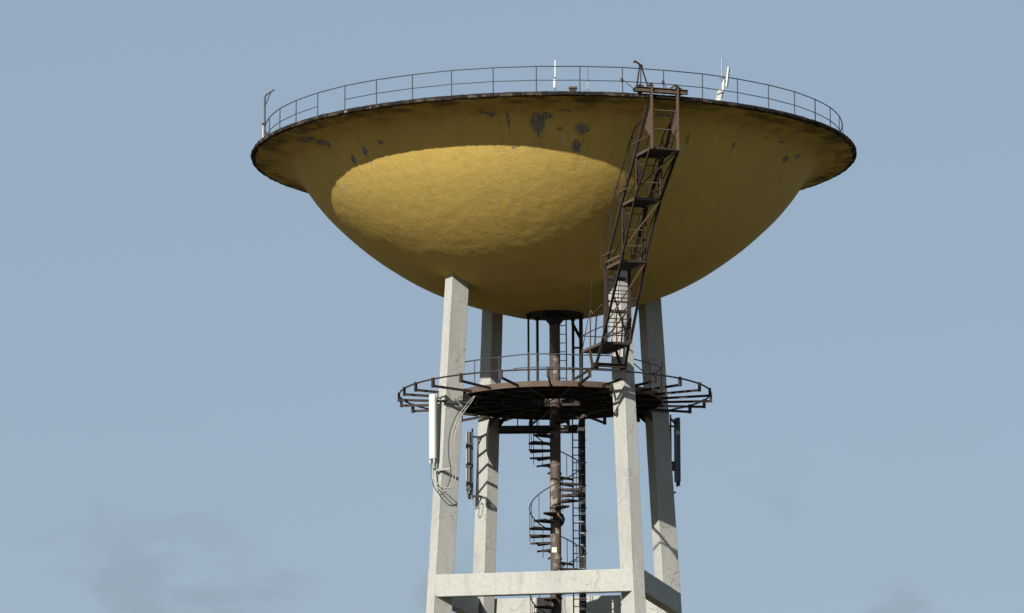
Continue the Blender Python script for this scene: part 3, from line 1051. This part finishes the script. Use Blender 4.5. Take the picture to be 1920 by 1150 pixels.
SP.part('track_rail', MB().tube([pol(TRK, 3 * k, TD + 0.02) for k in range(120)], 0.033, 6, True), 'rust')
# deck handrail on the camera-facing half
for h_, r_ in ((1.02, 0.024), (0.52, 0.018)):
    pts = []
    for k in range(0, 47):
        a = -70 + 3.4 * k
        pts.append(pol(PR - 0.03, a, PD - h_ + 0.02 * sin(a * 0.13)))
    SP.part('handrail', MB().tube(pts if h_ > .9 else pts[14:34], r_, 6), 'galv')
for a in (-70, -48, -31, -9.5, -1.5, 14, 38, 62, 86):
    SP.part('handrail_post', MB().tube([pol(PR - 0.03, a, PD), pol(PR - 0.03, a, PD - 1.03)], 0.021, 6), 'galv')
# gusset brackets tying the deck to the four legs
for i in range(4):
    for sgn in (-1, 1):
        a_ = leg_pt(i, -1, sgn * 0.9, PD + .22)
        b_ = leg_pt(i, -1, sgn * 0.9, PD + .62)
        a2 = a_ * 1
        rad = Vector((a_.x, a_.y, 0)).normalized()
        th_ = Vector((-rad.y, rad.x, 0)) * 0.012
        p0, p1, p2 = a_ + rad * 0.03, b_ + rad * 0.05, a_ - rad * 0.55
        mb = MB()
        mb.add([p0 - th_, p1 - th_, p2 - th_, p0 + th_, p1 + th_, p2 + th_], [(0, 1, 2), (5, 4, 3), (0, 3, 4, 1), (1, 4, 5, 2), (2, 5, 3, 0)])
        SP.part('leg_gusset', mb, 'black')
    a_ = leg_pt(i, -1, 0, PD + 0.12)
    rad = Vector((a_.x, a_.y, 0)).normalized()
    SP.part('leg_bearer', MB().ibeam(a_ - rad * 0.9, a_ + rad * 0.05, 0.20, 0.18), 'black')

# drooping hose on the right of the platform
o = MB().tube(smooth_path([(2.70, -3.95, RT - 8.50), (3.05, -3.75, RT - 8.80), (3.40, -3.45, RT - 9.00), (3.75, -3.10, RT - 8.95), (4.0, -2.75, RT - 8.70), (4.02, -2.6, RT - 8.45)]), 0.022, 6).build('loose_hose', 'cable')
tag(o, 'slack black hose hanging in a loop from the platform handrail beside the nearest leg', 'hose')

# ------------------------------------------------------------------ riser pipe with spiral stair
SPI = Thing('spiral_staircase', 'rusty spiral staircase winding round the central riser pipe below the platform', 'staircase', (0, 0, 0))
mb = MB().tube([(0, 0, 0), (0, 0, RT - 6.2)], 0.205, 28)
pole = SPI.part('riser_pipe', mb, 'pole')
mb = MB()
mb.lathe([(0.19, -6.62), (0.21, -6.60), (0.22, -6.55), (0.37, -6.36), (0.385, -6.33), (0.385, -6.20), (0.19, -6.20)], 36, True, True, RT)
SPI.part('capital', mb, 'black', pole)
for d in (9.62, 13.62, 14.05, 17.05):
    mb = MB()
    mb.lathe([(0.19, -0.04), (0.235, -0.03), (0.235, 0.03), (0.19, 0.04)], 28, True, False, RT - d)
    SPI.part('pipe_band', mb, 'black', pole)
SPI.part('pipe_lug', MB().tube([(0.17, -0.06, RT - 14.30), (0.21, -0.06, RT - 14.22), (0.25, -0.06, RT - 14.06), (0.21, -0.06, RT - 13.90), (0.17, -0.06, RT - 13.82)], [0.05, 0.09, 0.11, 0.09, 0.05], 14), 'black', pole)
SPI.part('notice_plate', MB().box((-0.06, -0.209, RT - 15.23), (0.19, 0.012, 0.20)), 'white', pole)
PITCH_T, NST = 3.26, 13
D_LEFT = 11.33                                           # a tread points to the left here


def helix_ang(d):
    """degrees (camera side = 0, right = +90); going down: right, camera side, left, far side"""
    return -90 - 360 * (d - D_LEFT) / PITCH_T


tread_me = None
rise = PITCH_T / NST
d = 9.62
n_t = 0
while d < 21.0:
    a = helix_ang(d)
    if tread_me is None:
        mb = MB()
        hw_ = radians(15.5)
        ro_, ri_ = 1.0, 0.20
        arc = 5
        top, bot = [], []
        pts2 = [(ri_ * cos(-hw_ * 1.6), ri_ * sin(-hw_ * 1.6))] + [(ro_ * cos(-hw_ + 2 * hw_ * q / arc), ro_ * sin(-hw_ + 2 * hw_ * q / arc)) for q in range(arc + 1)] + [(ri_ * cos(hw_ * 1.6), ri_ * sin(hw_ * 1.6))]
        n_ = len(pts2)
        vs = [(x, y, 0.0) for x, y in pts2] + [(x, y, -0.03) for x, y in pts2]
        fs = [tuple(range(n_)), tuple(range(2 * n_ - 1, n_ - 1, -1))] + [(q, n_ + q, n_ + (q + 1) % n_, (q + 1) % n_) for q in range(n_)]
        mb.add(vs, fs)
        mb.bar((0.2, -0.08, -0.035), (0.985, -0.262, -0.035), 0.014, 0.095)
        mb.bar((0.2, 0.08, -0.035), (0.985, 0.262, -0.035), 0.014, 0.075)
        o = mb.build('tread', 'rust', SPI.o)
        fix_normals(o)
        tread_me = o.data
    else:
        o = bpy.data.objects.new('tread', tread_me)
        COL.objects.link(o)
        o.parent = SPI.o
    o.location = (0, 0, RT - d)
    o.rotation_euler = (0, 0, radians(a - 90))
    n_t += 1
    if True:
        SPI.part('baluster', MB().tube([pol(0.985, a, d + (0.25 if n_t % 2 else 0.02)), pol(0.985, a, d - 0.95)], 0.015, 6), 'black' if n_t % 3 else 'rust')
    d += rise
pts = []
d = 9.62
while d < 20.8:
    pts.append(pol(0.985, helix_ang(d), d - 0.95))
    d += 0.08
SPI.part('handrail', MB().tube(pts, 0.022, 8), 'rust')

# vertical pipes and ladder between the platform and the tank
PIPES = [(-1.00, 0.1, 0.040, 6.2, 9.4, 'thin dark pipe farthest left between platform and tank bottom'),
         (-0.66, 0.5, 0.052, 6.2, 9.4, 'dark pipe just left of the riser between platform and tank bottom'),
         (0.70, 0.55, 0.055, 6.2, 9.4, 'dark pipe right of the ladder between platform and tank bottom'),
         (1.00, 0.2, 0.075, 6.2, 9.4, 'thicker dark pipe farthest right between platform and tank bottom')]
for (x, y, r, d0, d1, lab) in PIPES:
    PP = Thing('vertical_pipe', lab, 'pipe', (x, y, RT - d1), 'pipes between platform and tank')
    PP.part('pipe', MB().tube([(x, y, RT - d1), (x, y, RT - d0)], r, 12), 'black')
    PP.part('flange', MB().tube([(x, y, RT - d0 - .12), (x, y, RT - d0 - .03)], r + 0.035, 12), 'black')
    if x > 0.9:
        for k in range(2):
            PP.part('branch', MB().tube([(x - 0.02, y, RT - 7.0 - .12 * k), (x - 0.36, y + .05, RT - 6.35 - .12 * k)], 0.032, 8), 'black')
        PP.part('valve', MB().tube([(x - 0.30, y, RT - 7.43), (x, y, RT - 7.43)], 0.04, 8), 'black')
LD = Thing('tank_ladder', 'narrow ladder beside the riser from the platform up to the tank bottom', 'ladder', (0.3, 0.25, RT - 9.4))
for x in (0.08, 0.44):
    LD.part('stile', MB().bar((x, 0.28, RT - 9.4), (x, 0.28, RT - 6.2), 0.05, 0.03, (0, 1, 0)), 'black')
for k in range(9):
    LD.part('rung', MB().tube([(0.08, 0.28, RT - 6.55 - .34 * k), (0.44, 0.28, RT - 6.55 - .34 * k)], 0.017, 6), 'black')

# cable riser behind the spiral stair
CR = Thing('cable_riser', 'tall dark cable ladder with bundled cables behind the right side of the spiral staircase', 'cable ladder', (0.85, 0.95, 0))
for x in (0.66, 1.12):
    CR.part('stile', MB().channel((x, 0.95, RT - 24), (x, 0.95, RT - 9.6), 0.05, 0.07, 0.012, (0, 1, 0)), 'black')
k = 0
d = 10.0
while d < 18.6:
    CR.part('rung', MB().bar((0.66, 0.95, RT - d), (1.15 if k % 3 else 1.19, 0.95, RT - d), 0.03, 0.035), 'black' if k % 2 else 'rust')
    d += 0.29
    k += 1
for k, (x, r) in enumerate(((0.90, 0.030), (0.965, 0.034), (1.03, 0.034), (1.085, 0.026))):
    pts = [(x, 0.99, RT - 24), (x, 0.99, RT - 17), (x + random.uniform(-.01, .01), 0.99, RT - 14), (x, 0.99, RT - 11.2), (x, 0.99, RT - 10.4),
           (x + 0.05, 0.97, RT - 10.05), (x + 0.25, 0.93, RT - 9.86), (x + 0.62, 0.9, RT - 9.74), (x + 1.2, 0.8, RT - 9.7)]
    CR.part('cable', MB().tube(smooth_path(pts, 6), r, 8), 'cable')
for k in range(16):
    CR.part('cable_clip', MB().box((0.97, 0.94, RT - 11.3 - .45 * k), (0.24, 0.03, 0.035)), 'zinc')

# horizontal tray from the left rear leg to the riser
ta, tb = Vector((-2.20, 3.55, RT - 10.06)), Vector((0.80, 1.15, RT - 10.42))
CT = Thing('cable_tray', 'dark cable tray running from the left rear leg to the cable riser', 'cable tray', ta)
CT.part('tray', MB().channel(ta, tb, 0.18, 0.30, 0.012, (0, 0, 1)), 'black')
dirv = (tb - ta).normalized()
for k in range(3):
    off = Vector((0.0, -0.05, -0.06 + .07 * k))
    CT.part('cable', MB().tube(smooth_path([ta + off, ta.lerp(tb, .3) + off + Vector((0, 0, .015)), ta.lerp(tb, .7) + off - Vector((0, 0, .02)), tb + off, tb + off + Vector((0.15, -.05, -.15)), tb + off + Vector((0.2, -.08, -.6))]), 0.030, 8), 'cable')
for f in (0.25, 0.5, 0.75):
    p = ta.lerp(tb, f)
    CT.part('hanger', MB().bar(p, Vector((p.x, p.y, RT - PD - .05)), 0.04, 0.04), 'black')
CT.part('splice_box', MB().box(tb + Vector((-0.45, -0.12, 0.02)), (0.30, 0.10, 0.13)), 'greycable')

# ------------------------------------------------------------------ panel antennas on the legs
def panel_antenna(label, base, face, dt, db, w, dep, mat, arm_to, arms, gap=0.17):
    """base: (x, y) of the mount pole; face: horizontal facing; panel stands in front of the pole"""
    f = Vector((face[0], face[1], 0)).normalized()
    s = Vector((-f.y, f.x, 0))
    b = Vector((base[0], base[1], 0))
    T = Thing('panel_antenna', label, 'antenna', (b.x, b.y, RT - db), 'panel antennas on the tower legs')
    T.part('mount_pole', MB().tube([b + Vector((0, 0, RT - db - 0.25)), b + Vector((0, 0, RT - dt + 0.12))], 0.035, 10), 'zinc' if mat == 'white' else 'radome')
    pc = b + f * (gap + dep / 2)
    # rounded radome section
    sec = []
    for q in range(9):
        a = pi * q / 8
        sec.append((w / 2 * cos(a), dep * 0.5 * sin(a) + 0.0))
    sec = [(x, y) for x, y in sec] + [(-w / 2, -dep * 0.5), (w / 2, -dep * 0.5)]
    vs, n = [], len(sec)
    zs = [RT - db, RT - db + 0.03, RT - dt - 0.03, RT - dt]
    ks = [0.94, 1, 1, 0.94]
    for z, k in zip(zs, ks):
        for x, y in sec:
            p = pc + s * (x * k) + f * (y * k)
            vs.append((p.x, p.y, z))
    fs = [(i * n + q, i * n + (q + 1) % n, (i + 1) * n + (q + 1) % n, (i + 1) * n + q) for i in range(3) for q in range(n)]
    fs += [tuple(range(n - 1, -1, -1)), tuple(3 * n + q for q in range(n))]
    mb = MB()
    mb.add(vs, fs)
    rd = T.part('radome', mb, mat)
    fix_normals(rd)
    for q in (-1, -0.35, 0.35, 1):
        p = pc + s * (q * w * 0.36)
        T.part('connector', MB().tube([(p.x, p.y, RT - db - 0.17), (p.x, p.y, RT - db + 0.01)], 0.022 if abs(q) < 1 else 0.028, 8), 'white' if abs(q) == 1 and mat == 'white' else 'cable', rd)
    for dd in arms:
        a_ = Vector((b.x, b.y, RT - dd))
        T.part('clamp', MB().bar(a_, a_ + f * 0.19, 0.09, 0.06), 'galv')
        e = Vector((arm_to[0], arm_to[1], RT - dd))
        T.part('mount_arm', MB().bar(a_ - (e - a_).normalized() * .05, e, 0.06, 0.08), 'galv' if mat == 'white' else 'radome')
    return T, pc, s, f


e0 = Vector((cos(radians(LEG0)), sin(radians(LEG0)), 0))
t0 = Vector((-sin(radians(LEG0)), cos(radians(LEG0)), 0))
l0 = leg_pt(0, 1, 0, 11)
b0 = l0 + e0 * 0.16
A1, pc1, s1, f1 = panel_antenna('tall white panel antenna on the front left leg with cables looping below', (b0.x + .02, b0.y - .02), (e0.x - .05, e0.y - .35), 9.74, 12.16, 0.30, 0.15, 'white', (l0.x + .1, l0.y + .06), (9.95, 12.55))
A1.part('arm_plate', MB().bar(l0 + Vector((0.05, -.28, 1.02)), l0 + Vector((1.05, -.10, 0.96)), 0.05, 0.09), 'galv')
A1.part('arm_stay', MB().bar(l0 + Vector((0.55, -.30, 1.10)), l0 + Vector((0.98, -.15, 0.72)), 0.05, 0.04), 'zinc')
A1.part('cable_bracket', MB().bar(l0 + Vector((-.15, -.30, -1.60)), l0 + Vector((0.42, -.36, -1.55)), 0.10, 0.07), 'greycable')

e3 = Vector((cos(radians(LEG0 + 270)), sin(radians(LEG0 + 270)), 0))
l3 = leg_pt(3, 0, 0, 11.3)
b3 = l3 + e0 * 0.72
A2, pc2, s2, f2 = panel_antenna('slim dark-edged panel antenna seen edge-on beside the left rear leg', (b3.x + .02, b3.y + .10), (-1.0, 0.30), 10.1, 12.55, 0.27, 0.13, 'radome', (l3.x - .15, l3.y - .10), (10.30, 12.62), 0.07)
for dd in (10.6, 11.45, 12.35):
    A2.part('strap', MB().box(pc2 + Vector((-.02, 0, RT - dd)), (0.20, 0.30, 0.10)), 'galv')
A2.part('rear_plate', MB().box(Vector((pc2.x - .09, pc2.y, RT - 11.3)), (0.04, 0.12, 2.3), radians(-17)), 'greycable')

e2 = Vector((cos(radians(LEG0 + 180)), sin(radians(LEG0 + 180)), 0))
l2 = leg_pt(2, 1, 0, 10.9)
b2 = l2 + e2 * 0.16
A3, pc3, s3, f3 = panel_antenna('panel antenna on the outer side of the right rear leg, bowl shade put into its dark colour', (b2.x, b2.y), (e2.x, e2.y - .2), 9.72, 12.20, 0.34, 0.17, 'radome', (l2.x - .12, l2.y - .08), (10.05, 12.62), 0.21)  # dark material stands in for the bowl shadow on this antenna
A3.part('remote_unit', MB().box(Vector((b2.x + .10, b2.y - .10, RT - 11.62)), (0.18, 0.14, 0.36)), 'galv')
A3.part('top_bracket', MB().bar(Vector((b2.x, b2.y, RT - 9.75)), Vector((b2.x + .2, b2.y + .1, RT - 9.95)), 0.08, 0.06), 'radome')

# cables from the platform edge to the white antenna
for k, (off, mat, lab) in enumerate(((-0.02, 'cable', 'outermost black cable curving down the front left leg to the white antenna'),
                                     (0.085, 'greycable', 'middle grey cable curving down the front left leg to the white antenna'),
                                     (0.19, 'greycable', 'inner grey cable curving down the front left leg to the white antenna'))):
    o_ = Vector((off, -0.02 * k, 0.0))
    pts = [Vector((-3.05, -2.55, RT - 9.72)), Vector((-3.33, -2.95, RT - 10.02)), Vector((-3.66, -3.28, RT - 10.55)), Vector((-3.90, -3.40, RT - 11.2)),
           Vector((-3.96, -3.42, RT - 12.0)), Vector((-3.88, -3.40, RT - 12.65)), Vector((-3.98, -3.42, RT - 13.2)), Vector((-4.24, -3.42, RT - 13.55 + .12 * k)),
           Vector((-4.52, -3.36, RT - 13.25 + .1 * k)), Vector((-4.62, -3.28, RT - 12.75)), pc1 + s1 * (0.05 * (k - 1)) + Vector((0, 0, RT - 12.32))]
    pts = [p + o_ * (1.0 if 0 < i < 8 else 0.25) for i, p in enumerate(pts)]
    o = MB().tube(smooth_path(pts, 8), 0.019, 8).build('feeder_cable', mat)
    tag(o, lab, 'cable', 'feeder cables of the white antenna')
o = MB().tube(smooth_path([Vector((b3.x + .05, b3.y, RT - 12.75)), Vector((b3.x - .04, b3.y - .05, RT - 13.0)), Vector((b3.x + .12, b3.y - .1, RT - 13.12)), Vector((b3.x + .35, b3.y + .05, RT - 12.9)), l3 + Vector((-.3, -.2, 11.3 - 12.8))]), 0.02, 6).build('jumper_cable', 'greycable')
tag(o, 'short grey cable loop under the edge-on antenna at the left rear leg', 'cable')
o = MB().tube(smooth_path([Vector((b2.x + .06, b2.y, RT - 12.3)), Vector((b2.x + .08, b2.y, RT - 12.8)), Vector((b2.x - .06, b2.y - .05, RT - 13.2)), leg_pt(2, 1.02, -.2, 13.6), leg_pt(2, 1.04, -.2, 15.5)]), 0.022, 6).build('jumper_cable', 'cable')
tag(o, 'black cable running down the right rear leg below the shaded antenna', 'cable')
